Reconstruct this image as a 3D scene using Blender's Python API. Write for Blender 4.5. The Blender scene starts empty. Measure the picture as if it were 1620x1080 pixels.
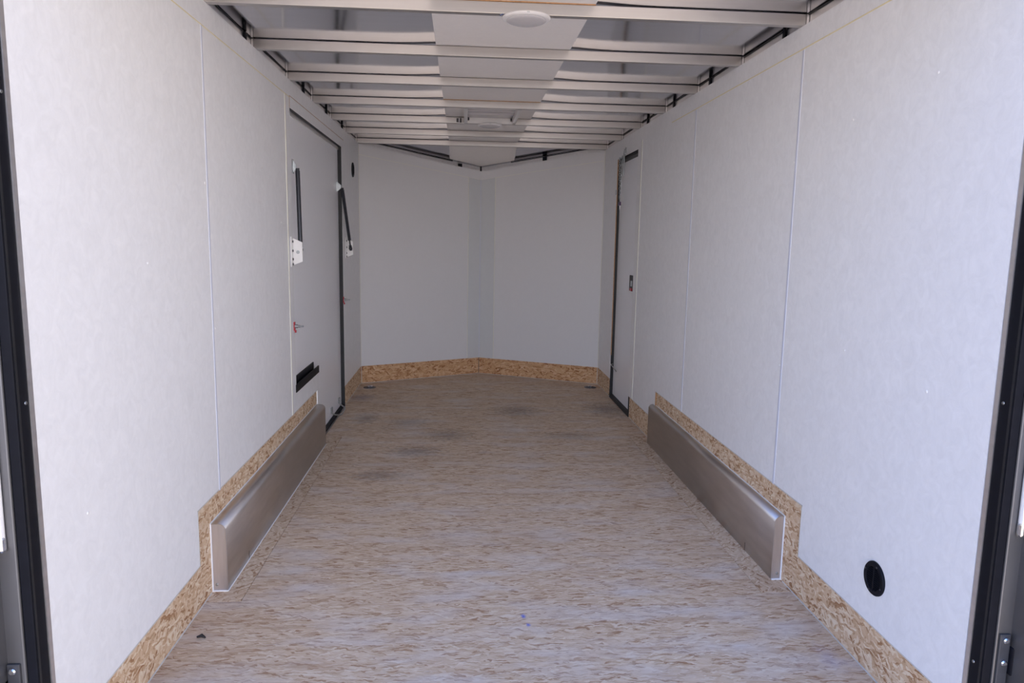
import bpy, bmesh, math, random
from mathutils import Vector, Matrix

sc = bpy.context.scene
col = sc.collection
random.seed(7)

# ------------------------------------------------------------------ camera
F_PX, YAW, PITCH, ROLL = 1131.088, 0.070689, -0.140338, 0.0177506
CAM = Vector((-0.17139, 0.0, 1.28254))
fw = Vector((math.sin(YAW) * math.cos(PITCH), math.cos(YAW) * math.cos(PITCH), math.sin(PITCH)))
rt = Vector((math.cos(YAW), -math.sin(YAW), 0))
up = rt.cross(fw)
r2 = math.cos(ROLL) * rt + math.sin(ROLL) * up
u2 = -math.sin(ROLL) * rt + math.cos(ROLL) * up
cd = bpy.data.cameras.new('camera')
cd.sensor_fit = 'HORIZONTAL'
cd.sensor_width = 36.0
cd.lens = F_PX * 36.0 / 1620.0
cd.clip_start = 0.05
cam = bpy.data.objects.new('camera', cd)
col.objects.link(cam)
cam.matrix_world = Matrix(((r2.x, u2.x, -fw.x, CAM.x), (r2.y, u2.y, -fw.y, CAM.y), (r2.z, u2.z, -fw.z, CAM.z), (0, 0, 0, 1)))
sc.camera = cam

# ------------------------------------------------------------------ view + sky + sun
sc.view_settings.view_transform = 'Standard'
sc.view_settings.look = 'None'
sc.view_settings.gamma = 1.0
sc.view_settings.use_curve_mapping = False
sc.view_settings.exposure = 0.68

SKY_BACK, SKY_SIDE = 3.4, 0.95
wd = bpy.data.worlds.new('sky')
sc.world = wd
wd.use_nodes = True
wn, wl = wd.node_tree.nodes, wd.node_tree.links
wn.clear()
w_out = wn.new('ShaderNodeOutputWorld')
w_bg = wn.new('ShaderNodeBackground')
w_tc = wn.new('ShaderNodeTexCoord')
w_sep = wn.new('ShaderNodeSeparateXYZ')
w_r = wn.new('ShaderNodeValToRGB')
w_r.color_ramp.elements[0].position = 0.0
w_r.color_ramp.elements[0].color = (1.54, 1.49, 1.51, 1)
w_r.color_ramp.elements[1].position = 0.65
_e = w_r.color_ramp.elements.new(0.22)
_e.color = (0.46, 0.50, 0.60, 1)
w_r.color_ramp.elements[-1].color = (0.15, 0.22, 0.42, 1)
# the sky is whiter and brighter towards the sun's side (+x), bluer on the other side
w_m = wn.new('ShaderNodeMapRange')
w_m.inputs['From Min'].default_value = -0.8
w_m.inputs['From Max'].default_value = 0.8
w_mix = wn.new('ShaderNodeMix')
w_mix.data_type = 'RGBA'
w_l = wn.new('ShaderNodeValToRGB')      # left side: dim near the horizon, clear blue above
w_l.color_ramp.elements[0].position = 0.04
w_l.color_ramp.elements[0].color = (0.42, 0.46, 0.52, 1)
w_l.color_ramp.elements[1].position = 0.45
w_l.color_ramp.elements[1].color = (0.78, 1.12, 1.62, 1)
wl.new(w_sep.outputs['Z'], w_l.inputs[0])
wl.new(w_l.outputs[0], w_mix.inputs[6])
w_mix.inputs[7].default_value = (1.16, 1.12, 1.08, 1)
w_mul = wn.new('ShaderNodeMix')
w_mul.data_type = 'RGBA'
w_mul.blend_type = 'MULTIPLY'
w_mul.inputs[0].default_value = 1.0
wl.new(w_tc.outputs['Generated'], w_sep.inputs[0])
wl.new(w_sep.outputs['Z'], w_r.inputs[0])
wl.new(w_sep.outputs['X'], w_m.inputs['Value'])
wl.new(w_m.outputs[0], w_mix.inputs[0])
wl.new(w_r.outputs[0], w_mul.inputs[6])
wl.new(w_mix.outputs[2], w_mul.inputs[7])
wl.new(w_mul.outputs[2], w_bg.inputs['Color'])
# bright hazy horizon on the open side behind the camera
w_y = wn.new('ShaderNodeMapRange')
w_y.inputs['From Min'].default_value = -1.0
w_y.inputs['From Max'].default_value = -0.1
w_y.inputs['To Min'].default_value = SKY_BACK
w_y.inputs['To Max'].default_value = SKY_SIDE
wl.new(w_sep.outputs['Y'], w_y.inputs['Value'])
wl.new(w_y.outputs[0], w_bg.inputs['Strength'])
wl.new(w_bg.outputs[0], w_out.inputs[0])

sd = bpy.data.lights.new('sun', 'SUN')
sd.energy = 9.5
sd.angle = math.radians(0.6)
sd.color = (1.0, 0.93, 0.84)
sun = bpy.data.objects.new('sun', sd)
col.objects.link(sun)
sun.location = (6, 10, 12)
sun.rotation_euler = Vector((-0.42, -0.62, -0.85)).to_track_quat('-Z', 'Y').to_euler()


# ------------------------------------------------------------------ materials
def newmat(name):
    m = bpy.data.materials.new(name)
    m.use_nodes = True
    n, l = m.node_tree.nodes, m.node_tree.links
    return m, n, l, n['Principled BSDF']


def simple(name, c, rough=0.5, metal=0.0, spec=0.5, noise=0.0, nscale=40.0, bump=0.0, bscale=200.0):
    m, n, l, b = newmat(name)
    b.inputs['Roughness'].default_value = rough
    b.inputs['Metallic'].default_value = metal
    b.inputs['Specular IOR Level'].default_value = spec
    tc = n.new('ShaderNodeTexCoord')
    nz = n.new('ShaderNodeTexNoise')
    nz.inputs['Scale'].default_value = nscale
    nz.inputs['Detail'].default_value = 4
    l.new(tc.outputs['Object'], nz.inputs['Vector'])
    r = n.new('ShaderNodeValToRGB')
    r.color_ramp.elements[0].position = 0.3
    r.color_ramp.elements[1].position = 0.7
    r.color_ramp.elements[0].color = (*[max(0, v * (1 - noise)) for v in c], 1)
    r.color_ramp.elements[1].color = (*[min(1, v * (1 + noise)) for v in c], 1)
    l.new(nz.outputs['Fac'], r.inputs[0])
    l.new(r.outputs[0], b.inputs['Base Color'])
    if bump:
        n2 = n.new('ShaderNodeTexNoise')
        n2.inputs['Scale'].default_value = bscale
        n2.inputs['Detail'].default_value = 3
        l.new(tc.outputs['Object'], n2.inputs['Vector'])
        bp = n.new('ShaderNodeBump')
        bp.inputs['Strength'].default_value = bump
        bp.inputs['Distance'].default_value = 0.002
        l.new(n2.outputs['Fac'], bp.inputs['Height'])
        l.new(bp.outputs[0], b.inputs['Normal'])
    return m


def wall_mat(name, c, fibre=0.05, rough=0.42):
    """white faced panel with a faint mottled fibre print"""
    m, n, l, b = newmat(name)
    tc = n.new('ShaderNodeTexCoord')
    mp = n.new('ShaderNodeMapping')
    mp.inputs['Scale'].default_value = (1, 1, 0.8)
    l.new(tc.outputs['Object'], mp.inputs[0])
    a = n.new('ShaderNodeTexNoise')
    a.inputs['Scale'].default_value = 26
    a.inputs['Detail'].default_value = 9
    a.inputs['Roughness'].default_value = 0.72
    a.inputs['Distortion'].default_value = 1.2
    l.new(mp.outputs[0], a.inputs['Vector'])
    r = n.new('ShaderNodeValToRGB')
    r.color_ramp.elements[0].position = 0.34
    r.color_ramp.elements[1].position = 0.70
    r.color_ramp.elements[0].color = (*[v * (1 - fibre) for v in c], 1)
    r.color_ramp.elements[1].color = (*[min(1, v * (1 + fibre)) for v in c], 1)
    l.new(a.outputs['Fac'], r.inputs[0])
    # short pale flecks
    v = n.new('ShaderNodeTexVoronoi')
    v.inputs['Scale'].default_value = 9
    dv = n.new('ShaderNodeMix')
    dv.data_type = 'RGBA'
    dv.inputs[0].default_value = 0.12
    l.new(mp.outputs[0], dv.inputs[6])
    l.new(a.outputs['Color'], dv.inputs[7])
    l.new(dv.outputs[2], v.inputs['Vector'])
    lt = n.new('ShaderNodeMath')
    lt.operation = 'LESS_THAN'
    lt.inputs[1].default_value = 0.06
    l.new(v.outputs['Distance'], lt.inputs[0])
    ml = n.new('ShaderNodeMath')
    ml.operation = 'MULTIPLY'
    ml.inputs[1].default_value = 0.35
    l.new(lt.outputs[0], ml.inputs[0])
    mx = n.new('ShaderNodeMix')
    mx.data_type = 'RGBA'
    mx.inputs[7].default_value = (*[min(1, q * 1.08) for q in c], 1)
    l.new(ml.outputs[0], mx.inputs[0])
    l.new(r.outputs[0], mx.inputs[6])
    l.new(mx.outputs[2], b.inputs['Base Color'])
    b.inputs['Roughness'].default_value = rough
    b.inputs['Specular IOR Level'].default_value = 0.35
    bp = n.new('ShaderNodeBump')
    bp.inputs['Strength'].default_value = 0.12
    bp.inputs['Distance'].default_value = 0.0012
    l.new(a.outputs['Fac'], bp.inputs['Height'])
    l.new(bp.outputs[0], b.inputs['Normal'])
    return m


def osb(name, axes, angles, length, width, ramp, stretch_noise, fine=0.35, marks=None, wear=None, smooth=0.22):
    """oriented strand board: layered strands of random tone; axes picks the two face directions"""
    m, n, l, b = newmat(name)
    tc = n.new('ShaderNodeTexCoord')
    sp = n.new('ShaderNodeSeparateXYZ')
    l.new(tc.outputs['Object'], sp.inputs[0])
    cb = n.new('ShaderNodeCombineXYZ')
    l.new(sp.outputs[axes[0]], cb.inputs['X'])
    l.new(sp.outputs[axes[1]], cb.inputs['Y'])
    base = cb.outputs[0]
    # jitter so that strand edges are ragged
    jn = n.new('ShaderNodeTexNoise')
    jn.inputs['Scale'].default_value = 38
    jn.inputs['Detail'].default_value = 3
    l.new(base, jn.inputs['Vector'])
    jo = n.new('ShaderNodeVectorMath')
    jo.operation = 'SUBTRACT'
    jo.inputs[1].default_value = (0.5, 0.5, 0.5)
    l.new(jn.outputs['Color'], jo.inputs[0])
    js = n.new('ShaderNodeVectorMath')
    js.operation = 'SCALE'
    js.inputs['Scale'].default_value = width * 1.6
    l.new(jo.outputs[0], js.inputs[0])
    ja = n.new('ShaderNodeVectorMath')
    ja.operation = 'ADD'
    l.new(base, ja.inputs[0])
    l.new(js.outputs[0], ja.inputs[1])
    cur = None
    for i, ang in enumerate(angles):
        mp = n.new('ShaderNodeMapping')
        mp.vector_type = 'TEXTURE'
        mp.inputs['Location'].default_value = (i * 3.17, i * 1.93, 0)
        mp.inputs['Rotation'].default_value = (0, 0, math.radians(ang))
        k = 1.0 - 0.12 * i
        mp.inputs['Scale'].default_value = (length * k, width * k, 1)
        l.new(ja.outputs[0], mp.inputs[0])
        v = n.new('ShaderNodeTexVoronoi')
        v.voronoi_dimensions = '2D'
        v.feature = 'SMOOTH_F1'
        v.inputs['Smoothness'].default_value = smooth
        v.inputs['Scale'].default_value = 1.0
        l.new(mp.outputs[0], v.inputs['Vector'])
        sr = n.new('ShaderNodeSeparateColor')
        l.new(v.outputs['Color'], sr.inputs[0])
        # fibre along the strand
        fm = n.new('ShaderNodeMapping')
        fm.inputs['Scale'].default_value = (1.2, 6.0, 1)
        l.new(mp.outputs[0], fm.inputs[0])
        fn = n.new('ShaderNodeTexNoise')
        fn.noise_dimensions = '2D'
        fn.inputs['Scale'].default_value = 1.0
        fn.inputs['Detail'].default_value = 4
        l.new(fm.outputs[0], fn.inputs['Vector'])
        fs = n.new('ShaderNodeMath')
        fs.operation = 'MULTIPLY_ADD'
        fs.inputs[1].default_value = fine
        fs.inputs[2].default_value = -fine * 0.5
        l.new(fn.outputs['Fac'], fs.inputs[0])
        ad = n.new('ShaderNodeMath')
        ad.operation = 'ADD'
        l.new(sr.outputs[0], ad.inputs[0])
        l.new(fs.outputs[0], ad.inputs[1])
        # shade line at the strand rim
        ed = n.new('ShaderNodeMath')
        ed.operation = 'MULTIPLY_ADD'
        ed.inputs[1].default_value = -0.13
        l.new(v.outputs['Distance'], ed.inputs[0])
        l.new(ad.outputs[0], ed.inputs[2])
        if cur is None:
            cur = ed.outputs[0]
        else:
            gt = n.new('ShaderNodeMath')
            gt.operation = 'GREATER_THAN'
            gt.inputs[1].default_value = 0.55
            l.new(sr.outputs[1], gt.inputs[0])
            mx = n.new('ShaderNodeMix')
            mx.data_type = 'FLOAT'
            l.new(gt.outputs[0], mx.inputs[0])
            l.new(cur, mx.inputs[2])
            l.new(ed.outputs[0], mx.inputs[3])
            cur = mx.outputs[0]
    cr = n.new('ShaderNodeValToRGB')
    els = cr.color_ramp.elements
    els[0].position, els[0].color = ramp[0][0], (*ramp[0][1], 1)
    els[1].position, els[1].color = ramp[-1][0], (*ramp[-1][1], 1)
    for p, c in ramp[1:-1]:
        e = els.new(p)
        e.color = (*c, 1)
    l.new(cur, cr.inputs[0])
    out = cr.outputs[0]

    def overlay(fac, c, out):
        mx = n.new('ShaderNodeMix')
        mx.data_type = 'RGBA'
        l.new(fac, mx.inputs[0])
        l.new(out, mx.inputs[6])
        mx.inputs[7].default_value = (*c, 1)
        return mx.outputs[2]
    if wear:
        for (sx, sy, lo, hi, amt, c) in wear:          # worn / dirty patches with their own shape
            mp = n.new('ShaderNodeMapping')
            mp.inputs['Scale'].default_value = (sx, sy, 1)
            mp.inputs['Location'].default_value = (sx, sy * 2.3, 0)
            l.new(base, mp.inputs[0])
            nz = n.new('ShaderNodeTexNoise')
            nz.inputs['Scale'].default_value = 1
            nz.inputs['Detail'].default_value = 5
            l.new(mp.outputs[0], nz.inputs['Vector'])
            mr = n.new('ShaderNodeMapRange')
            mr.inputs['From Min'].default_value = lo
            mr.inputs['From Max'].default_value = hi
            mr.inputs['To Max'].default_value = amt
            l.new(nz.outputs['Fac'], mr.inputs['Value'])
            out = overlay(mr.outputs[0], c, out)
    if marks:
        for (mx_, my_, rx, ry, amt, c) in marks:       # single smudges and chalk spots
            mp = n.new('ShaderNodeMapping')
            mp.vector_type = 'TEXTURE'
            mp.inputs['Location'].default_value = (mx_, my_, 0)
            mp.inputs['Scale'].default_value = (rx, ry, 1)
            l.new(base, mp.inputs[0])
            ln = n.new('ShaderNodeVectorMath')
            ln.operation = 'LENGTH'
            l.new(mp.outputs[0], ln.inputs[0])
            nz = n.new('ShaderNodeMath')
            nz.operation = 'MULTIPLY_ADD'
            nz.inputs[1].default_value = 1.6
            l.new(jn.outputs['Fac'], nz.inputs[0])
            l.new(ln.outputs['Value'], nz.inputs[2])
            mr = n.new('ShaderNodeMapRange')
            mr.inputs['From Min'].default_value = 1.75
            mr.inputs['From Max'].default_value = 0.9
            mr.inputs['To Max'].default_value = amt
            l.new(nz.outputs[0], mr.inputs['Value'])
            out = overlay(mr.outputs[0], c, out)
    l.new(out, b.inputs['Base Color'])
    b.inputs['Roughness'].default_value = 0.7
    b.inputs['Specular IOR Level'].default_value = 0.18
    bp = n.new('ShaderNodeBump')
    bp.inputs['Strength'].default_value = 0.35
    bp.inputs['Distance'].default_value = 0.0012
    l.new(cur, bp.inputs['Height'])
    l.new(bp.outputs[0], b.inputs['Normal'])
    return m


def metal(name, c, rough, streak_axis, streak=0.12, sscale=60.0, stretch=0.03, bump=0.0, bscale=1.5, rvar=0.1, blotch=0.0):
    """bare sheet metal, brushed along one axis"""
    m, n, l, b = newmat(name)
    b.inputs['Metallic'].default_value = 1.0
    tc = n.new('ShaderNodeTexCoord')
    mp = n.new('ShaderNodeMapping')
    s = [1.0, 1.0, 1.0]
    s['XYZ'.index(streak_axis)] = stretch
    mp.inputs['Scale'].default_value = s
    l.new(tc.outputs['Object'], mp.inputs[0])
    nz = n.new('ShaderNodeTexNoise')
    nz.inputs['Scale'].default_value = sscale
    nz.inputs['Detail'].default_value = 6
    l.new(mp.outputs[0], nz.inputs['Vector'])
    r = n.new('ShaderNodeValToRGB')
    r.color_ramp.elements[0].position = 0.25
    r.color_ramp.elements[1].position = 0.75
    r.color_ramp.elements[0].color = (*[v * (1 - streak) for v in c], 1)
    r.color_ramp.elements[1].color = (*[min(1, v * (1 + streak)) for v in c], 1)
    l.new(nz.outputs['Fac'], r.inputs[0])
    out = r.outputs[0]
    if blotch:
        n3 = n.new('ShaderNodeTexNoise')
        n3.inputs['Scale'].default_value = 4
        n3.inputs['Detail'].default_value = 5
        l.new(tc.outputs['Object'], n3.inputs['Vector'])
        m3 = n.new('ShaderNodeMix')
        m3.data_type = 'RGBA'
        m3.blend_type = 'MULTIPLY'
        m3.inputs[0].default_value = blotch
        l.new(out, m3.inputs[6])
        r3 = n.new('ShaderNodeValToRGB')
        r3.color_ramp.elements[0].position = 0.25
        r3.color_ramp.elements[0].color = (0.45, 0.43, 0.41, 1)
        r3.color_ramp.elements[1].position = 0.75
        r3.color_ramp.elements[1].color = (1, 1, 1, 1)
        l.new(n3.outputs['Fac'], r3.inputs[0])
        l.new(r3.outputs[0], m3.inputs[7])
        out = m3.outputs[2]
    l.new(out, b.inputs['Base Color'])
    rr = n.new('ShaderNodeMapRange')
    rr.inputs['To Min'].default_value = max(0.02, rough - rvar)
    rr.inputs['To Max'].default_value = rough + rvar
    l.new(nz.outputs['Fac'], rr.inputs['Value'])
    l.new(rr.outputs[0], b.inputs['Roughness'])
    if bump:
        n2 = n.new('ShaderNodeTexNoise')
        n2.inputs['Scale'].default_value = bscale
        n2.inputs['Detail'].default_value = 1
        l.new(tc.outputs['Object'], n2.inputs['Vector'])
        bp = n.new('ShaderNodeBump')
        bp.inputs['Strength'].default_value = 1.0
        bp.inputs['Distance'].default_value = bump
        l.new(n2.outputs['Fac'], bp.inputs['Height'])
        l.new(bp.outputs[0], b.inputs['Normal'])
    return m


M = {}
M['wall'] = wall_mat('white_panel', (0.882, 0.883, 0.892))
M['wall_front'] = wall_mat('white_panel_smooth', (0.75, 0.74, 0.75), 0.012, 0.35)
M['strip'] = wall_mat('white_ceiling_board', (0.88, 0.845, 0.82), 0.02, 0.5)
M['door'] = simple('white_door_sheet', (0.92, 0.925, 0.955), 0.35, noise=0.01)
M['trimwhite'] = simple('white_vinyl_strip', (0.64, 0.66, 0.75), 0.6, spec=0.2)
M['anglewhite'] = simple('white_metal_angle', (0.68, 0.69, 0.70), 0.25, noise=0.01)
M['cream'] = simple('cream_caulk', (0.80, 0.72, 0.48), 0.6, noise=0.05)
M['ivory'] = simple('ivory_caulk', (0.84, 0.82, 0.72), 0.5, noise=0.03)
M['brown'] = simple('raw_plywood_edge', (0.45, 0.25, 0.12), 0.7, noise=0.2, nscale=90)
M['edge'] = simple('panel_edge', (0.62, 0.60, 0.56), 0.6, noise=0.08)
M['black'] = simple('black_rubber', (0.012, 0.012, 0.014), 0.55, noise=0.2)
M['blacksat'] = simple('black_satin', (0.0065, 0.007, 0.011), 0.55, spec=0.15, noise=0.15)
M['strut'] = simple('black_strut', (0.025, 0.027, 0.035), 0.28, noise=0.1)
M['charcoal'] = simple('dark_grey_seal', (0.05, 0.05, 0.055), 0.5, noise=0.1)
M['plastic'] = simple('white_plastic', (0.82, 0.80, 0.79), 0.3, noise=0.01)
M['lens'] = simple('frosted_lens', (0.58, 0.56, 0.57), 0.25, noise=0.02)
M['nylon'] = simple('white_nylon', (0.86, 0.85, 0.84), 0.35, noise=0.02)
M['red'] = simple('red_plastic', (0.42, 0.015, 0.03), 0.4, noise=0.1)
M['purple'] = simple('purple_tag', (0.05, 0.015, 0.10), 0.4, noise=0.1)
M['greyink'] = simple('grey_print', (0.35, 0.45, 0.45), 0.5)
M['zinc'] = metal('zinc_plate', (0.42, 0.44, 0.45), 0.38, 'Z', 0.15, 80, 1.0)
M['pan'] = metal('dark_zinc_pan', (0.13, 0.15, 0.19), 0.35, 'Z', 0.15, 80, 1.0)
M['chrome'] = metal('chrome', (0.80, 0.81, 0.84), 0.10, 'Z', 0.04, 30, 0.2, rvar=0.03)
M['beam'] = metal('mill_aluminium', (0.52, 0.50, 0.49), 0.36, 'X', 0.05, 70, 0.03, rvar=0.07)
M['rail'] = metal('rail_aluminium', (0.78, 0.76, 0.76), 0.45, 'Y', 0.06, 60, 0.05, rvar=0.06)
M['roof'] = metal('roof_sheet', (0.56, 0.56, 0.60), 0.11, 'X', 0.04, 40, 0.05, bump=0.004, bscale=1.6, rvar=0.02)
M['wheelbox'] = metal('bare_steel_box', (0.60, 0.565, 0.54), 0.36, 'Y', 0.10, 30, 0.15, rvar=0.06, blotch=0.16)
M['boxend'] = metal('bare_steel_end', (0.66, 0.63, 0.63), 0.42, 'Z', 0.08, 60, 0.12, rvar=0.08)
M['greyframe'] = metal('galvanised_rear_frame', (0.20, 0.20, 0.21), 0.55, 'Z', 0.05, 30, 0.2)
M['ground'] = simple('dusty_gravel', (0.45, 0.38, 0.305), 0.9, noise=0.25, nscale=6, bump=0.4, bscale=30)
OSB_TAN = [(0.0, (0.36, 0.185, 0.09)), (0.10, (0.54, 0.345, 0.20)), (0.32, (0.66, 0.465, 0.30)), (0.62, (0.72, 0.545, 0.375)), (0.95, (0.82, 0.70, 0.54))]
OSB_FLOOR = [(0.0, (0.38, 0.22, 0.125)), (0.08, (0.54, 0.38, 0.25)), (0.30, (0.63, 0.475, 0.33)), (0.65, (0.685, 0.535, 0.39)), (0.95, (0.75, 0.63, 0.49))]
CH = (0.06, 0.12, 0.62)
SM = (0.20, 0.17, 0.16)
FLOOR_MARKS = [(0.047, 2.300, 0.012, 0.020, 0.9, CH), (0.060, 2.245, 0.011, 0.014, 0.9, CH), (0.99, 2.02, 0.05, 0.10, 0.2, (0.30, 0.32, 0.60)),
               (-0.98, 5.75, 0.16, 0.16, 0.5, (0.20, 0.19, 0.28)), (-0.45, 4.25, 0.22, 0.14, 0.55, SM), (-0.62, 3.80, 0.20, 0.12, 0.5, SM), (-0.25, 4.62, 0.20, 0.20, 0.5, SM),
               (0.25, 5.30, 0.24, 0.25, 0.55, SM), (0.95, 5.35, 0.22, 0.30, 0.6, SM), (-0.85, 5.05, 0.12, 0.20, 0.5, SM), (-0.55, 4.95, 0.20, 0.15, 0.4, SM), (0.55, 4.6, 0.25, 0.14, 0.4, SM)]
FLOOR_WEAR = [(1.1, 2.2, 0.55, 0.75, 0.30, (0.36, 0.27, 0.21)), (3.0, 9.0, 0.48, 0.72, 0.6, (0.70, 0.65, 0.62)), (4.0, 22.0, 0.56, 0.74, 0.5, (0.42, 0.25, 0.15)), (14.0, 60.0, 0.62, 0.76, 0.6, (0.30, 0.16, 0.10))]
M['floor'] = osb('osb_floor', ('X', 'Y'), (4, -9, 22, -31, 12, -3), 0.085, 0.014, OSB_FLOOR, 1, 0.75, FLOOR_MARKS, wear=FLOOR_WEAR, smooth=0.45)
M['insert'] = osb('osb_floor_piece', ('X', 'Y'), (15, 70, -30, 110, 45), 0.060, 0.014, OSB_FLOOR, 1, 0.6, smooth=0.3)
M['osb_side'] = osb('osb_side', ('Y', 'Z'), (10, 75, -28, 120, 40, -8), 0.075, 0.017, OSB_TAN, 1, 0.7)
M['osb_front'] = osb('osb_front', ('X', 'Z'), (10, 75, -28, 120, 40, -8), 0.085, 0.020,
                     [(p, (c[0] * 0.90, c[1] * 0.74, c[2] * 0.60)) for p, c in OSB_TAN], 1, 0.7)


# ------------------------------------------------------------------ mesh helpers
def box(bm, x0, x1, y0, y1, z0, z1, bev=0.0):
    r = bmesh.ops.create_cube(bm, size=1.0)
    for v in r['verts']:
        v.co = Vector(((x0 + x1) / 2 + v.co.x * abs(x1 - x0), (y0 + y1) / 2 + v.co.y * abs(y1 - y0), (z0 + z1) / 2 + v.co.z * abs(z1 - z0)))
    if bev:
        es = list({e for v in r['verts'] for e in v.link_edges})
        bmesh.ops.bevel(bm, geom=es, offset=bev, segments=2, affect='EDGES', profile=0.5)


def tube(bm, pts, rad, seg=10, closed=False):
    pts = [Vector(p) for p in pts]
    rings = []
    ref = None
    N = len(pts)
    for i, p in enumerate(pts):
        if closed:
            t = (pts[(i + 1) % N] - pts[i - 1]).normalized()
        elif i == 0:
            t = (pts[1] - p).normalized()
        elif i == N - 1:
            t = (p - pts[i - 1]).normalized()
        else:
            t = ((pts[i + 1] - p).normalized() + (p - pts[i - 1]).normalized()).normalized()
        if ref is None:
            ref = Vector((0, 0, 1)) if abs(t.z) < 0.9 else Vector((1, 0, 0))
        a = ref - t * ref.dot(t)
        if a.length < 1e-5:
            a = t.orthogonal()
        a.normalize()
        ref = a
        bb = t.cross(a)
        rr = rad[i] if isinstance(rad, (list, tuple)) else rad
        rings.append([bm.verts.new(p + (a * math.cos(2 * math.pi * k / seg) + bb * math.sin(2 * math.pi * k / seg)) * rr) for k in range(seg)])
    M_ = N if closed else N - 1
    for i in range(M_):
        A, B = rings[i], rings[(i + 1) % N]
        for k in range(seg):
            bm.faces.new((A[k], A[(k + 1) % seg], B[(k + 1) % seg], B[k]))
    if not closed:
        bm.faces.new(rings[0][::-1])
        bm.faces.new(rings[-1])


def lathe(bm, prof, origin, axis, seg=40):
    """prof: list of (radius, height along axis)"""
    o = Vector(origin)
    ax = Vector(axis).normalized()
    a = ax.orthogonal().normalized()
    bb = ax.cross(a)
    rings = []
    for r, h in prof:
        if r < 1e-6:
            rings.append([bm.verts.new(o + ax * h)])
        else:
            rings.append([bm.verts.new(o + ax * h + (a * math.cos(2 * math.pi * k / seg) + bb * math.sin(2 * math.pi * k / seg)) * r) for k in range(seg)])
    for A, B in zip(rings[:-1], rings[1:]):
        for k in range(seg):
            k2 = (k + 1) % seg
            if len(A) == 1 and len(B) > 1:
                bm.faces.new((A[0], B[k2], B[k]))
            elif len(B) == 1 and len(A) > 1:
                bm.faces.new((A[k], A[k2], B[0]))
            elif len(A) > 1:
                bm.faces.new((A[k], A[k2], B[k2], B[k]))


def prism(bm, poly, vec):
    """closed polygon (3-D points) extruded by vec"""
    vec = Vector(vec)
    a = [bm.verts.new(Vector(p)) for p in poly]
    b = [bm.verts.new(Vector(p) + vec) for p in poly]
    f1 = bm.faces.new(a)
    f2 = bm.faces.new(b[::-1])
    N = len(poly)
    for i in range(N):
        bm.faces.new((a[i], b[i], b[(i + 1) % N], a[(i + 1) % N]))
    f1.normal_update()
    f2.normal_update()
    if N > 4:
        bmesh.ops.triangulate(bm, faces=[f1, f2])


def world_loc(o):
    p = Vector((0, 0, 0))
    while o:
        p += o.location
        o = o.parent
    return p


def obj(name, bm, mat, parent=None, smooth=False, label=None):
    bmesh.ops.recalc_face_normals(bm, faces=bm.faces)
    me = bpy.data.meshes.new(name)
    if parent:
        off = world_loc(parent)
        for v in bm.verts:
            v.co -= off
    bm.to_mesh(me)
    bm.free()
    me.materials.append(mat)
    if smooth:
        me.shade_smooth()
        me.set_sharp_from_angle(angle=math.radians(35))
    o = bpy.data.objects.new(name, me)
    col.objects.link(o)
    if parent:
        o.parent = parent
    if label:
        o['label'] = label
    return o


def tag(o, label, cat, group=None, kind=None):
    o['label'] = label
    o['category'] = cat
    if group:
        o['group'] = group
    if kind:
        o['kind'] = kind
    return o


def thing(name, label, cat, loc, group=None, kind=None):
    o = bpy.data.objects.new(name, None)
    o.empty_display_size = 0.05
    col.objects.link(o)
    o.location = loc
    return tag(o, label, cat, group, kind)


def struct(name, bm, mat, label, cat, smooth=False):
    o = obj(name, bm, mat, None, smooth)
    return tag(o, label, cat, None, 'structure')


def boxobj(name, mat, parent, *b, bev=0.0, label=None):
    bm = bmesh.new()
    box(bm, *b, bev)
    return obj(name, bm, mat, parent, label=label)


def tubeobj(name, mat, parent, pts, rad, seg=10, closed=False, label=None):
    bm = bmesh.new()
    tube(bm, pts, rad, seg, closed)
    return obj(name, bm, mat, parent, True, label)


# ------------------------------------------------------------------ main dimensions
XP = 1.060          # inner face of the white wall panels
XO = 1.068          # face of the strand board behind/below them
XS = 1.118          # inner face of the outer skin
H = 2.0742          # top of the wall panels = underside of the roof beams
YR = 1.515          # rear end of the wall panels
YC = 6.321          # side wall meets the V nose
YA, XA = 6.846, -0.006   # apex of the V nose
ZA = 1.9163         # wall height at the apex
BB = 0.157          # height of the strand-board skirting
ZR = H + 0.0460     # underside of the roof skin
Z_SEAM = 1.988

# ------------------------------------------------------------------ ground outside
bm = bmesh.new()
box(bm, -40, 40, -45, 35, -0.80, -0.62)
struct('ground', bm, M['ground'], 'dusty gravel ground outside the trailer', 'ground')

# ------------------------------------------------------------------ floor
bm = bmesh.new()
ys = 2.645
g = 0.002
prism(bm, [(-XO, 1.40, 0), (XO, 1.40, 0), (XO, 2.438, 0), (0.948, 2.438, 0), (0.948, ys - g, 0), (-0.944, ys - g, 0), (-0.944, 2.438, 0), (-XO, 2.438, 0)], (0, 0, -0.018))
prism(bm, [(-0.944, ys + g, 0), (0.948, ys + g, 0), (0.948, 4.575, 0), (XO, 4.575, 0), (XO, YC, 0), (XA, YA + 0.01, 0), (-XO, YC, 0), (-XO, 4.575, 0), (-0.944, 4.575, 0)], (0, 0, -0.018))
floor = struct('floor', bm, M['floor'], 'worn strand board floor running the length of the trailer', 'floor')
bm = bmesh.new()
prism(bm, [(-XS - .01, 1.40, -0.02), (XS + .01, 1.40, -0.02), (XS + .01, YC, -0.02), (XA, YA + 0.12, -0.02), (-XS - .01, YC, -0.02)], (0, 0, -0.06))
obj('underfloor_light_seal', bm, M['brown'], floor)  # unseen underlay added so no light comes up through the board gaps
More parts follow.
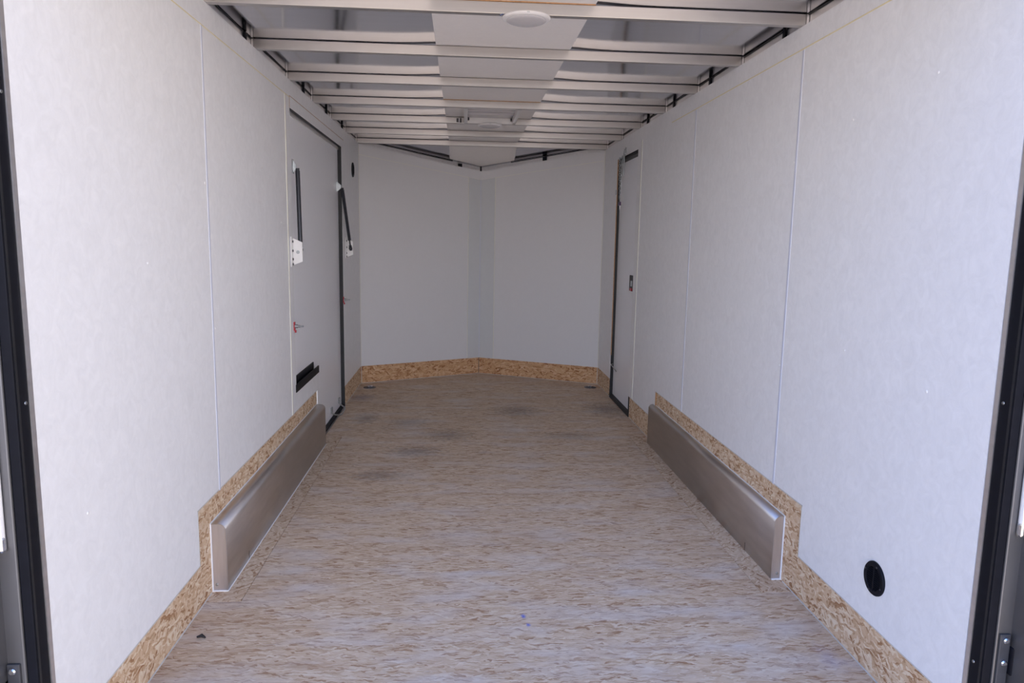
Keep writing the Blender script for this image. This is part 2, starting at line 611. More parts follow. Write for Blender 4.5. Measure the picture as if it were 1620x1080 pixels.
for s, nm, lb in ((-1, 'trim_1', 'left wheel box'), (1, 'trim_2', 'right wheel box')):
    bm = bmesh.new()
    xi = -0.9455 if s < 0 else 0.9495
    box(bm, min(xi, s * XO), max(xi, s * XO), 2.440, 4.572, -0.018, 0.0012)
    struct(nm, bm, M['insert'], 'long strand board floor piece set in along the ' + lb, 'floor piece')

# ------------------------------------------------------------------ side walls
LY0, LY1 = 3.855, 5.43       # left door opening
RY0, RY1 = 5.112, 5.785      # right door opening
DZ = 1.935
left_poly = [(YR + .006, BB), (2.387, BB), (2.387, 0.353), (4.412, 0.345), (4.412, 0.004), (4.452, 0.004), (4.452, 0.452), (LY0, 0.452), (LY0, DZ), (LY1, DZ), (LY1, BB), (YC, BB), (YC, H), (YR + .006, H)]
right_poly = [(YR + .028, BB), (2.400, BB), (2.400, 0.350), (4.385, 0.345), (4.385, BB), (RY0, BB), (RY0, DZ), (RY1, DZ), (RY1, BB), (YC, BB), (YC, H), (YR + .028, H)]
walls = {}
for s, nm, poly, lb in ((-1, 'wall_left', left_poly, 'left'), (1, 'wall_right', right_poly, 'right')):
    bm = bmesh.new()
    prism(bm, [(s * XP, y, z) for y, z in poly], (s * 0.0075, 0, 0))
    w = struct(nm, bm, M['wall'], 'white panelled %s wall of the trailer' % lb, 'wall')
    walls[s] = w
    bm = bmesh.new()
    box(bm, s * XS, s * (XS + 0.012), 1.40, YC + 0.03, -0.08, ZR + 0.01)
    obj('outer_skin', bm, M['greyframe'], w)
    # pale cut edges of the panel around the raised notch over the wheel box
    bm = bmesh.new()
    xa, xb = s * (XP - 0.0006), s * (XO - 0.0003)
    y0 = poly[1][0]
    ze = poly[2][1]
    yend = 4.412 if s < 0 else 4.385
    box(bm, xa, xb, y0 - 0.004, y0 + 0.0005, BB, ze + 0.004)
    prism(bm, [(xa, y0 - .004, ze - .0005), (xa, yend, 0.3445), (xa, yend, 0.3485), (xa, y0 - .004, ze + .004)], (xb - xa, 0, 0))
    box(bm, xa, xb, poly[0][0], y0 - .004, BB - 0.0005, BB + 0.0035)
    if s > 0:
        box(bm, xa, xb, yend, RY0, BB - 0.0005, BB + 0.0035)
    obj('panel_edge', bm, M['edge'], w)
    if s > 0:
        boxobj('cut_edge', M['brown'], w, XP - .0004, XO, yend - .0035, yend - .0002, 0.20, 0.345, label='brown cut edge of the panel')

# screw heads that show on the wall panels (y, z)
SCREWS = {1: [(1.86, 1.735), (2.262, 1.68), (2.659, 1.59), (1.78, 0.905), (3.10, 1.55), (2.66, 0.82), (3.88, 0.60), (2.2, 0.95)],
          -1: [(2.585, 1.46), (3.30, 1.58), (2.63, 0.95), (2.10, 1.20), (3.35, 0.80), (1.70, 0.62), (3.62, 1.35)]}
for s in (-1, 1):
    for y, z in SCREWS[s]:
        bm = bmesh.new()
        lathe(bm, [(0.0045, 0), (0.0045, 0.0008), (0.003, 0.002), (0, 0.0024)], (s * XP, y, z), (-s, 0, 0), 12)
        obj('screw_head', bm, M['nylon'], walls[s], True)

# strand-board skirting and wheel-box backing
for s, nm in ((-1, 'baseboard_left'), (1, 'baseboard_right')):
    bm = bmesh.new()
    x0, x1 = (-XO - 0.010, -XO) if s < 0 else (XO, XO + 0.010)
    if s < 0:
        prism(bm, [(-XO, 1.50, 0), (-XO, 4.43, 0), (-XO, 4.43, 0.40), (-XO, 2.34, 0.40), (-XO, 2.34, BB + .03), (-XO, 1.50, BB + .03)], (-0.010, 0, 0))
        box(bm, x0, x1, LY1 + 0.004, YC + .004, 0, BB + .03)
    else:
        prism(bm, [(XO, 1.50, 0), (XO, RY0 - .004, 0), (XO, RY0 - .004, BB + .03), (XO, 4.42, BB + .03), (XO, 4.42, 0.40), (XO, 2.35, 0.40), (XO, 2.35, BB + .03), (XO, 1.50, BB + .03)], (0.010, 0, 0))
        box(bm, x0, x1, RY1 + 0.004, YC + .004, 0, BB + .03)
    b = struct(nm, bm, M['osb_side'], 'tan strand board skirting along the %s wall, stepping up over the wheel box' % ('left' if s < 0 else 'right'), 'skirting')
    # pale bead where the skirting meets the floor
    segs = [(1.50, 2.50), (LY1 + .01, YC)] if s < 0 else [(1.50, 2.52), (4.43, RY0 - .01), (RY1 + .01, YC)]
    for a_, b_ in segs:
        tubeobj('bead', M['edge'], b, [(s * (XO - .0005), a_, 0.0005), (s * (XO - .0005), b_, 0.0005)], 0.0028, 6)

# ------------------------------------------------------------------ V nose
PC = {-1: Vector((-XO, YC, 0)), 1: Vector((XO, YC, 0))}
PA = Vector((XA, YA, 0))
trim_no = 3
for s in (-1, 1):
    p0, p1 = PC[s], PA
    d = (p1 - p0).normalized()
    nrm = Vector((-d.y, d.x, 0))
    if nrm.y > 0:
        nrm = -nrm              # towards the camera
    back = -nrm
    side = 'left' if s < 0 else 'right'
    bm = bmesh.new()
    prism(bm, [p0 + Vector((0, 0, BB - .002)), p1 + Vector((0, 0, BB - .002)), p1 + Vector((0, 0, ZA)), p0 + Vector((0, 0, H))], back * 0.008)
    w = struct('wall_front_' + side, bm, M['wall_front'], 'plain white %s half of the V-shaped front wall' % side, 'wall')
    bm = bmesh.new()
    q0, q1 = p0 + back * 0.10, p1 + Vector((0, 0.12, 0))
    prism(bm, [q0 + Vector((s * .05, 0, -.08)), q1 + Vector((0, 0, -.08)), q1 + Vector((0, 0, ZA + .1)), q0 + Vector((s * .05, 0, ZR + .01))], back * 0.01)
    obj('outer_skin', bm, M['greyframe'], w)
    bm = bmesh.new()
    o = back * 0.006
    prism(bm, [p0 + o, p1 + o, p1 + o + Vector((0, 0, BB + .02)), p0 + o + Vector((0, 0, BB + .02))], back * 0.012)
    b = struct('baseboard_front_' + side, bm, M['osb_front'], 'reddish strand board skirting under the %s front wall' % side, 'skirting')
    tubeobj('bead', M['edge'], b, [p0 + Vector((0, 0, .001)), p1 + Vector((0, 0, .001))], 0.003, 6)
    tubeobj('joint_line', M['edge'], b, [p0 - nrm * .002 + d * .012, p0 - nrm * .002 + d * .012 + Vector((0, 0, BB))], 0.003, 6)
    # caulked seam near the top of the front wall, following its slope
    bm = bmesh.new()
    a0, a1 = p0 + nrm * .0012, p1 + nrm * .0012
    prism(bm, [a0 + Vector((0, 0, Z_SEAM - .004)), a1 + Vector((0, 0, 1.8365)), a1 + Vector((0, 0, 1.8395)), a0 + Vector((0, 0, Z_SEAM - .001))], back * 0.003)
    obj('seam', bm, M['ivory'], w)
    # white metal angle strip at the apex
    bm = bmesh.new()
    wd_ = 0.128 if s < 0 else 0.150
    e1, e0 = p1 + nrm * .0016, p1 - d * wd_ + nrm * .0016
    zt0 = 1.838 + 0.147 * wd_ / 1.19
    prism(bm, [e0 + Vector((0, 0, BB)), e1 + Vector((0, 0, BB)), e1 + Vector((0, 0, 1.838)), e0 + Vector((0, 0, zt0))], back * 0.0015)
    tr = struct('trim_%d' % trim_no, bm, M['anglewhite'], 'pale blue-white %s flange of the corner strip up the front apex' % side, 'corner strip')
    trim_no += 1
    tubeobj('caulk', M['ivory'], tr, [e0 + Vector((0, 0, BB)), e0 + Vector((0, 0, zt0))], 0.0022, 6)
    if s < 0:
        tubeobj('fold', M['trimwhite'], tr, [e1 + Vector((0, -.001, BB)), e1 + Vector((0, -.001, 1.838))], 0.0035, 8)
    # corner bead between side wall and front wall
    bm = bmesh.new()
    tube(bm, [(s * (XP + .001), YC - .006, BB), (s * (XP + .001), YC - .006, H - .004)], 0.004, 8)
    struct('trim_%d' % trim_no, bm, M['ivory'], 'ivory caulk bead in the front %s corner' % side, 'caulk bead', True)
    trim_no += 1
    # top rail over the front wall
    bm = bmesh.new()
    o = back * 0.020
    prism(bm, [p0 + o + Vector((s * .01, 0, H - .03)), p1 + o + Vector((0, .01, ZA - .03)), p1 + o + Vector((0, .01, ZA + .046)), p0 + o + Vector((s * .01, 0, H + .046))], back * 0.02)
    rl = struct('trim_%d' % trim_no, bm, M['rail'], 'grey metal top rail above the %s front wall' % side, 'rail')
    trim_no += 1
    o = back * 0.0165
    tubeobj('gasket', M['black'], rl, [p0 + o + Vector((0, 0, H + .038)), p0 + o + d * 0.55 + Vector((0, 0, H + .038 - 0.158 * .55 / 1.19)), p0 + o + d * 0.90 + Vector((0, 0, H + .038 - 0.158 * .90 / 1.19))], 0.0032, 8)

# ------------------------------------------------------------------ seams on the side walls
def wstrip(s, y0, y1, z0, z1, proud, mat, label, cat='seam strip'):
    global trim_no
    bm = bmesh.new()
    box(bm, s * (XP - proud), s * (XP + 0.002), y0, y1, z0, z1, min(proud * 0.45, 0.001))
    o = struct('trim_%d' % trim_no, bm, mat, label, cat)
    trim_no += 1
    return o


wstrip(-1, 2.602, 2.614, 0.350, Z_SEAM - .003, 0.0016, M['trimwhite'], 'white joint strip on the left wall above the near end of the wheel box')
wstrip(1, 2.635, 2.648, 0.349, Z_SEAM - .003, 0.0016, M['trimwhite'], 'white joint strip on the right wall above the near end of the wheel box')
wstrip(1, 3.843, 3.855, 0.347, Z_SEAM - .003, 0.0016, M['trimwhite'], 'white joint strip midway along the right wall, above the far half of the wheel box')
wstrip(-1, 3.750, 3.764, 0.347, Z_SEAM - .003, 0.0025, M['ivory'], 'cream caulked joint just before the large left door', 'caulk joint')
wstrip(1, 4.990, 5.004, BB + .003, Z_SEAM - .003, 0.0025, M['ivory'], 'cream caulked joint just before the narrow right door', 'caulk joint')
wstrip(-1, YR + .01, 3.85, Z_SEAM - .003, Z_SEAM + .001, 0.0012, M['cream'], 'thin yellowish caulk line along the top of the left wall', 'caulk line')
wstrip(1, YR + .03, 4.3, Z_SEAM, Z_SEAM + .0045, 0.0012, M['cream'], 'thin yellow caulk line along the top of the right wall', 'caulk line')
hd = wstrip(-1, LY0, 5.52, 1.9930, 1.9955, 0.0012, M['brown'], 'thin brown joint line over the large left door', 'joint line')
hd2 = boxobj('upright_line', M['brown'], hd, -XP + .0012, -XP, LY0 - .001, LY0 + .002, DZ, 1.994)

# ------------------------------------------------------------------ ceiling: bare roof skin
bm = bmesh.new()
NX, NY = 48, 60


def roof_z(x, y):
    a = abs(x)
    lift = 0.0045 if a < 0.30 else 0.0045 * max(0.0, 1 - (a - 0.30) / 0.24) ** 2
    return ZR - 0.0025 + lift


grid = []
for i in range(NX + 1):
    x = -1.122 + 2.244 * i / NX
    grid.append([bm.verts.new((x, 1.38 + (YC + .02 - 1.38) * j / NY, roof_z(x, 0))) for j in range(NY + 1)])
for i in range(NX):
    for j in range(NY):
        bm.faces.new((grid[i][j], grid[i][j + 1], grid[i + 1][j + 1], grid[i + 1][j]))
sl = -(H - ZA) / (YA - YC)
lst = [bm.verts.new((x, y, ZR + .001 + sl * (y - YC))) for x, y in ((-1.122, YC), (1.122, YC), (1.122, YC + .1), (0, 7.05), (-1.122, YC + .1))]
bm.faces.new(lst)
ceil = struct('ceiling', bm, M['roof'], 'bare reflective metal roof skin above the beams', 'ceiling', True)
bm = bmesh.new()
prism(bm, [(s_ * 1.135, y, z) for s_, y, z in ((-1, 1.38, ZR + .006), (1, 1.38, ZR + .006), (1, YC, ZR + .006), (-1, YC, ZR + .006))], (0, 0, .02))
prism(bm, [(x, y, ZR + .006 + sl * (y - YC)) for x, y in ((-1.135, YC - .01), (1.135, YC - .01), (1.135, YC + .12), (0, 7.06), (-1.135, YC + .12))], (0, 0, .02))
obj('roof_light_plug', bm, M['greyframe'], ceil)  # unseen cover added over the roof skin to stop daylight leaking in

# ------------------------------------------------------------------ white board strip down the ceiling
ct = thing('ceiling_strip', 'white board strip running down the middle of the ceiling above the beams', 'ceiling board', (0, 1.6, H + .036))
ZB0, ZB1 = H + 0.0393, H + 0.0445
for y0, y1 in ((1.42, 2.690), (2.693, 4.52), (4.523, YC + .015)):
    boxobj('board', M['strip'], ct, -0.294, 0.294, y0, y1, ZB0 + .004, ZB1 + .002)
bm = bmesh.new()
fp = [(-0.294, YC + .015), (-0.294, 6.700), (XA, YA - .002), (0.294, 6.700), (0.294, YC + .015)]
prism(bm, [(x, y, ZB0 + .002 + sl * (y - YC - .015)) for x, y in fp], (0, 0, 0.004))
obj('front_board', bm, M['strip'], ct)
for y in (2.6575, 4.4865):
    boxobj('raw_edge', M['brown'], ct, -0.294, 0.294, y - .003, y + .006, H + .0400, H + .0450, label='brown raw edge of the board')

# ------------------------------------------------------------------ roof beams
BEAM_Y = [2.6582 + 0.6096 * k for k in range(7)]
labels = ['nearest bare metal roof beam, carrying the larger-looking dome light',
          'second bare metal roof beam from the opening, the one behind the near dome light',
          'third bare metal roof beam, crossing ahead of the large left door',
          'fourth bare metal roof beam, along the near edge of the roof vent',
          'fifth bare metal roof beam, along the far edge of the vent and carrying the small dome light',
          'sixth bare metal roof beam, first one beyond the roof vent',
          'farthest bare metal roof beam, at the top of the V-shaped front wall']


def build_beam():
    t = thing('roof_beam', labels[0], 'roof beam', (0, BEAM_Y[0], H), 'bare metal roof beams')
    y = BEAM_Y[0]
    bm = bmesh.new()
    box(bm, -1.068, 1.068, y, y + 0.031, H, H + 0.0410, 0.0022)
    obj('tube', bm, M['beam'], t)
    for s in (-1, 1):
        bm = bmesh.new()
        xa, xb = (s * 1.0702, s * 1.0800)
        box(bm, min(xa, xb), max(xa, xb), y + .002, y + .026, H - .06, H + 0.0410)
        obj('end_bracket', bm, M['rail'], t)
        boxobj('weld_gap', M['black'], t, min(s * 1.0682, s * 1.0700), max(s * 1.0682, s * 1.0700), y + .003, y + .026, H - .03, H + .0405)
        boxobj('weld_gap', M['black'], t, min(s * 1.0802, s * 1.0815), max(s * 1.0802, s * 1.0815), y + .001, y + .026, H - .03, H + .0405)
    return t


beam0 = build_beam()
for k in range(1, 7):
    r = beam0.copy()
    col.objects.link(r)
    r.location = (0, BEAM_Y[k] - (0.03 if k == 6 else 0), H)
    r['label'] = labels[k]
    for ch in list(beam0.children):
        c = ch.copy()
        col.objects.link(c)
        c.parent = r

# side rails and cables above the wall panels
for s in (-1, 1):
    bm = bmesh.new()
    box(bm, min(s * 1.0820, s * 1.116), max(s * 1.0820, s * 1.116), 1.45, YC + .03, H - 0.16, H + 0.0420)
    struct('trim_%d' % trim_no, bm, M['rail'], 'metal top rail showing above the %s wall panels' % ('left' if s < 0 else 'right'), 'rail')
    trim_no += 1
    pts = []
    for i in range(61):
        y = 1.5 + (YC - 1.5) * i / 60
        dz = 0.003 * math.sin(y * 7.3 + s) + 0.0025 * math.sin(y * 17.0)
        pts.append((s * (1.0795 - 0.001 * math.sin(y * 5)), y, H + .0395 + (dz if s > 0 else dz * 0.4) * .4))
    bm = bmesh.new()
    tube(bm, pts, 0.0036 if s > 0 else 0.0022, 8)
    o = obj('cable', bm, M['black'], None, True)
    tag(o, ('thick' if s > 0 else 'thin') + ' black cable run along the roof edge above the %s wall' % ('right' if s > 0 else 'left'), 'cable')
stud_txt = {1: [(2.850, 'big black wall stud top just beyond the nearest roof beam, right wall'), (3.700, 'black wall stud top between the second and third roof beams, right wall'),
                (4.330, 'black wall stud top between the third and fourth roof beams, right wall'), (4.940, 'black wall stud top between the fourth and fifth roof beams, right wall')],
            -1: [(3.170, 'black wall stud top just before the second roof beam, left wall'), (4.270, 'black wall stud top between the third and fourth roof beams, left wall'),
                 (4.960, 'black wall stud top between the fourth and fifth roof beams, left wall'), (5.580, 'black wall stud top between the fifth and sixth roof beams, left wall')]}
for s in (-1, 1):
    for y, lb in stud_txt[s]:
        bm = bmesh.new()
        box(bm, min(s * 1.0700, s * 1.0815), max(s * 1.0700, s * 1.0815), y - .010, y + .010, H - .12, H + .0415, 0.002)
        o = obj('wall_stud', bm, M['blacksat'])
        tag(o, lb, 'wall stud', 'black wall studs showing above the wall panels')
for s, k, lb in ((-1, 0.975, 'small black clip on the front rail left of the apex'), (1, 0.57, 'taller black clip on the front rail right of the apex')):
    p0 = PC[s]
    d = (PA - p0).normalized()
    nrm = Vector((-d.y, d.x, 0))
    if nrm.y > 0:
        nrm = -nrm
    c = p0 + d * k
    zz = H - .158 * k / 1.19
    bm = bmesh.new()
    o = -nrm * 0.009
    a, b_ = c + o - d * .019, c + o + d * .019
    prism(bm, [a + Vector((0, 0, zz - .04)), b_ + Vector((0, 0, zz - .04)), b_ + Vector((0, 0, zz + (.030 if s < 0 else .038))), a + Vector((0, 0, zz + (.030 if s < 0 else .038)))], -nrm * 0.010)
    tag(obj('rail_clip', bm, M['blacksat']), lb, 'clip', 'black clips on the front rail')


# ------------------------------------------------------------------ dome lights
def dome_light(loc, label):
    t = thing('dome_light', label, 'ceiling light', loc, 'round dome lights')
    bm = bmesh.new()
    lathe(bm, [(0, 0), (0.082, 0), (0.086, -0.0015), (0.087, -0.004), (0.084, -0.0085), (0.077, -0.0115), (0.072, -0.012), (0.069, -0.010), (0, -0.009)], loc, (0, 0, 1), 56)
    obj('base', bm, M['plastic'], t, True)
    bm = bmesh.new()
    lathe(bm, [(0.0715, -0.0105)] + [(0.0715 * math.cos(a), -0.0105 - 0.012 * math.sin(a)) for a in [math.radians(q) for q in range(10, 90, 10)]] + [(0, -0.0225)], loc, (0, 0, 1), 56)
    obj('lens', bm, M['lens'], t, True)
    # small printed mark of two upright strokes on the rim facing the opening
    bm = bmesh.new()
    x, y, z = loc
    for dx, w_ in ((-0.0035, 0.0012), (0.0005, 0.0010), (0.0032, 0.0012)):
        box(bm, x + dx - w_ / 2, x + dx + w_ / 2, y - 0.0868, y - 0.0845, z - 0.0078, z - 0.0045)
    box(bm, x - .0035, x + .0005, y - 0.0868, y - 0.0845, z - .0052, z - .0045)
    obj('printed_mark', bm, M['greyink'], t)
    return t


dome_light((0.050, 2.690, H), 'near round white dome light under the first roof beam')
dome_light((0.010, 5.118, H), 'far round white dome light at the edge of the roof vent')
# wire stub beside the near dome light
bm = bmesh.new()
tube(bm, [(-0.030, 2.664, H + .004), (-0.041, 2.656, H - .004), (-0.046, 2.650, H - .009)], 0.0016, 6)
tag(obj('wire_stub', bm, simple('blue_wire', (0.05, 0.10, 0.28), 0.4)), 'tiny blue wire end beside the near dome light', 'wire')

# ------------------------------------------------------------------ roof vent
vt = thing('roof_vent', 'white square roof vent between the fourth and fifth beams', 'roof vent', (0.008, 4.8, H))
vx0, vx1, vy0, vy1 = -0.168, 0.184, 4.530, 5.090
bm = bmesh.new()
for a in ((vx0, vx0 + .022, vy0, vy1), (vx1 - .022, vx1, vy0, vy1), (vx0, vx1, vy1 - .016, vy1), (vx0, vx1, vy0, vy0 + .012)):
    box(bm, *a, H + .001, H + .0425, 0.0015)
obj('frame', bm, M['plastic'], vt)
bm = bmesh.new()
box(bm, vx0 + .01, vx1 - .01, vy0 + .005, vy1 - .005, H + .0370, H + .0420)
for yy in (4.64, 4.76, 4.885):
    box(bm, vx0 + .022, vx1 - .022, yy, yy + .010, H + .026, H + .039, 0.002)
obj('lid', bm, M['lens'], vt)
for cx_, cy_ in ((vx0 + .030, vy0 + .06), (vx1 - .030, vy0 + .06), (vx1 - .030, vy1 - .03), (vx0 + .030, vy1 - .03)):
    boxobj('corner_clip', M['charcoal'], vt, cx_ - .005, cx_ + .005, cy_ - .012, cy_ + .010, H + .016, H + .034, bev=.002)
bm = bmesh.new()
box(bm, vx0 - .052, vx0 - .038, 5.085, 5.094, H + .006, H + .032, .002)
box(bm, vx0 - .028, vx0 - .018, 5.085, 5.094, H + .004, H + .034, .002)
obj('crank', bm, M['charcoal'], vt)
boxobj('crank_stem', M['chrome'], vt, vx0 - .037, vx0 - .029, 5.082, 5.0945, H + .002, H + .032, bev=.002)

# ------------------------------------------------------------------ large left door
d1 = thing('door_1', 'large white side door in the left wall with black seal', 'door', (-1.09, 4.64, 0), None, 'structure')
XD = 1.088
bm = bmesh.new()
prism(bm, [(-XD, y, z) for y, z in ((LY0 - .02, .47), (4.46, .47), (4.46, 0.02), (LY1 + .02, 0.02), (LY1 + .02, DZ + .02), (LY0 - .02, DZ + .02))], (-0.020, 0, 0))
obj('door_panel', bm, M['door'], d1)
bm = bmesh.new()
xs0, xs1 = -XD, -XP - .0005
box(bm, xs0, xs1, LY0 - .006, LY1 + .006, DZ - .0005, DZ + .005)          # head
box(bm, xs0, xs1, LY1 - .0005, LY1 + .006, 0.0, DZ)                       # far side
box(bm, xs0, xs1, LY0 - .006, LY0 + .0005, .452, DZ)                      # near side
obj('seal', bm, M['black'], d1)
bm = bmesh.new()
box(bm, -XD - .004, -XP - .003, 4.456, LY1 + .004, -0.0, 0.020)
obj('sill', bm, M['blacksat'], d1)
boxobj('sill_edge', M['zinc'], d1, -XP - .003, -XP + .004, 4.46, LY1 - .01, 0.0, 0.006)
# black channel over the raised notch (U profile)
bm = bmesh.new()
box(bm, -XP - .004, -XP + .0035, LY0 - .012, 4.455, 0.450, 0.492)
box(bm, -XD, -XD + .006, LY0, 4.42, 0.470, 0.520)
box(bm, -XD, -XP, LY0 - .012, 4.455, 0.450, 0.456)
obj('notch_channel', bm, M['blacksat'], d1)


def cam_latch(parent, y, z, rot=0):
    f = boxobj('latch', M['red'], parent, -XP, -XP + .006, y - .011, y + .011, z - .023, z + .023, bev=.002, label='red latch plate')
    bm = bmesh.new()
    lathe(bm, [(0, 0), (0.010, 0), (0.010, .014), (.0065, .014), (.0065, .026), (.0045, .026), (.0045, .044), (0, .044)], (-XP + .006, y, z), (1, 0, 0), 12)
    obj('bolt', bm, M['zinc'], f, True)
    boxobj('tooth', M['red'], f, -XP + .004, -XP + .012, y - .006, y + .006, z - .034, z - .020, bev=.001)
    return f


cam_latch(d1, 3.835, 0.812)
cam_latch(d1, 5.420, 0.820)
tubeobj('pull_wire', M['zinc'], d1, [(-1.086, 5.00, .075), (-1.080, 5.00, .050), (-1.062, 5.03, .034), (-1.035, 5.06, .026), (-1.028, 5.10, .024), (-1.032, 5.24, .026), (-1.040, 5.28, .03), (-1.074, 5.31, .045), (-1.087, 5.31, .065)], 0.0055, 8)
for y in (5.00, 5.31):
    boxobj('wire_bracket', M['zinc'], d1, -XD, -XD + .010, y - .020, y + .020, .055, .095, bev=.002)


# ------------------------------------------------------------------ gas struts of the left door
def gas_strut(label, top, bot, web_y, web_far, zc, cyl):
    t = thing('gas_strut', label, 'gas strut', (-XP, web_y, zc), 'gas struts on the left door')
    T, B = Vector(top), Vector(bot)
    d = (B - T)
    bm = bmesh.new()
    P = [T, T + d * .05, T + d * .055, T + d * .80, T + d * .805, B]
    tube(bm, [T + d * .02, T + d * .05], 0.0098, 12)
    tube(bm, [T + d * .05, T + d * cyl], 0.0116, 14)
    obj('cylinder', bm, M['strut'], t, True)
    tubeobj('rod', M['strut'], t, [T + d * (cyl - .01), B], 0.0055, 10)
    bm = bmesh.new()
    bmesh.ops.create_uvsphere(bm, u_segments=14, v_segments=10, radius=0.0135, matrix=Matrix.Translation(B))
    tube(bm, [T + d * .95, B + d * .03], 0.0105, 10)
    obj('ball_end', bm, M['strut'], t, True)
    # zinc bracket at the top
    bm = bmesh.new()
    xw = -XP if not web_far else -XD
    prism(bm, [(xw, T.y - .004, T.z + .036), (T.x - .006, T.y - .004, T.z + .010), (T.x - .006, T.y - .004, T.z - .010), (xw, T.y - .004, T.z - .036)], (0, -0.003, 0))
    box(bm, xw, xw + .003, T.y - .026, T.y + .005, T.z - .036, T.z + .036)
    obj('top_bracket', bm, M['zinc'], t)
    # white mounting plate: flange on the wall, tapered web towards the room
    bm = bmesh.new()
    prism(bm, [(-XP, web_y, zc + .070), (-XP + .050, web_y, zc + .048), (-XP + .050, web_y, zc - .052), (-XP, web_y, zc - .072)], (0, 0.006, 0))
    box(bm, -XP, -XP + .004, web_y - .042, web_y + .004, zc - .078, zc + .076)
    obj('mounting_plate', bm, M['nylon'], t, label='white mounting plate')
    for dz in (-.066, -.040, 0.004, .052):
        bm = bmesh.new()
        lathe(bm, [(0, 0), (.0065, 0), (.0065, .004), (0, .005)], (-XP + .004, web_y - .018, zc + dz), (1, 0, 0), 8)
        obj('bolt', bm, M['charcoal'], t)
    bm = bmesh.new()
    lathe(bm, [(0, 0), (.009, 0), (.009, .003), (.005, .003), (.005, .006), (0, .006)], (-XP + .027, web_y - .0002, zc - .003), (0, -1, 0), 14)
    obj('pivot_bolt', bm, M['zinc'], t, True)
    return t


gas_strut('near black gas strut beside the large left door, hung from a zinc bracket', (-XP + .022, 3.905, 1.645), (-XP + .038, 3.862, 1.215), 3.848, False, 1.205, .97)
gas_strut('far black gas strut, crossing the far edge of the large left door', (-XP + .008, 5.395, 1.648), (-XP + .036, 5.575, 1.200), 5.600, True, 1.205, .86)

# ------------------------------------------------------------------ narrow right door
d2 = thing('door_2', 'narrow white entry door in the right wall near the front corner', 'door', (1.09, 5.45, 0), None, 'structure')
XD2 = 1.087
boxobj('door_panel', M['door'], d2, XD2, XD2 + .02, RY0 - .02, RY1 + .02, .03, DZ + .02)
bm = bmesh.new()
box(bm, XP + .0005, XD2, RY0 - .006, RY1 + .006, DZ - .0005, DZ + .006)
box(bm, XP + .0015, XD2, RY1 - .0005, RY1 + .006, 0.0, DZ)
box(bm, XP + .0005, XD2, RY0 - .006, RY0 + .0005, 0.0, DZ)
obj('seal', bm, M['black'], d2)
boxobj('top_gasket', M['charcoal'], d2, XD2 - .006, XD2 + .001, RY0, RY1, DZ - .036, DZ - .014)
boxobj('top_seal', M['black'], d2, XD2 - .012, XD2 + .001, RY0, RY1, DZ - .014, DZ)
boxobj('sill', M['black'], d2, XP + .003, XD2 + .001, RY0, RY1, 0.0, 0.028)
boxobj('raw_edge', M['brown'], d2, XP - .0002, XP + .006, RY1 - .004, RY1 + .001, BB + .2, DZ, label='brown raw plywood edge')
lt = boxobj('latch', M['black'], d2, XD2 - .012, XD2, 5.150, 5.292, 0.925, 1.042, bev=.004, label='black recessed lock housing')
boxobj('lever', M['zinc'], lt, XD2 - .018, XD2 - .010, 5.195, 5.232, 0.962, 1.004, bev=.003)
boxobj('knob', M['red'], lt, XD2 - .020, XD2 - .010, 5.185, 5.240, 0.928, 0.950, bev=.004, label='red slider')
bm = bmesh.new()
tube(bm, [(XD2 - .002, RY1 - .02, .285), (XD2 - .03, RY1 - .04, .285), (XD2 - .035, RY1 - .16, .28), (XD2 - .02, RY1 - .20, .255)], .004, 8)
obj('hook', bm, M['zinc'], d2, True)
boxobj('keeper', M['zinc'], d2, XP - .005, XP + .004, RY1 - .004, RY1 + .02, 1.66, 1.70, bev=.001)

# safety chain hung over the right door, with keys
ch = thing('door_chain', 'silver safety chain and spring rods hanging over the top of the right door', 'chain', (XP, 5.64, DZ))
bm = bmesh.new()
tube(bm, [(XP + .004, 5.50, DZ + .045), (XP - .012, 5.50, DZ + .045), (XP - .018, 5.50, DZ - .01)], .004, 8)
box(bm, XP - .004, XP + .002, 5.487, 5.512, DZ + .02, DZ + .06)
obj('hook', bm, M['zinc'], ch, True)
tubeobj('spring_rod', M['zinc'], ch, [(XP - .018, 5.475, DZ + .002), (XP - .020, 5.475, DZ - .155)], .0065, 10)
tubeobj('spring_rod', M['zinc'], ch, [(XP - .018, 5.535, DZ + .002), (XP - .022, 5.535, DZ - .145)], .0055, 10)
tubeobj('cross_pin', M['zinc'], ch, [(XP - .018, 5.45, DZ), (XP - .018, 5.64, DZ - .012)], .005, 8)
bm = bmesh.new()


def link(bm, c, axis_up, flat):
    pts = []
    for k in range(12):
        a = 2 * math.pi * k / 12
        u, v = 0.0115 * math.cos(a), 0.006 * math.sin(a)
        pts.append(Vector(c) + Vector(axis_up) * u + Vector(flat) * v)
    tube(bm, pts, .0019, 5, True)


pth = []
for i in range(19):                  # first strand: down from the pin
    f = i / 18
    pth.append(Vector((XP - .022, 5.620 - .065 * f, DZ - .012 - .315 * f)))
for i in range(15):                  # second strand
    f = i / 14
    pth.append(Vector((XP - .026, 5.525 + .02 * f * f, DZ - .05 - .27 * f)))
for part in (pth[:19], pth[19:]):
    bm = bmesh.new()
    for i, c in enumerate(part):
        link(bm, c, (0, 0, 1), (1, 0, 0) if i % 2 else (0, 1, 0))
    obj('chain_strand', bm, M['zinc'], ch, True)
ky = thing('key_bunch', 'small keys with a dark purple head hanging from the door chain', 'keys', (XP - .024, 5.545, DZ - .345))
bm = bmesh.new()
tube(bm, [(XP - .024, 5.545 + .010 * math.cos(a), DZ - .335 + .010 * math.sin(a)) for a in [2 * math.pi * k / 14 for k in range(14)]], .0014, 6, True)
obj('ring', bm, M['zinc'], ky, True)
bm = bmesh.new()
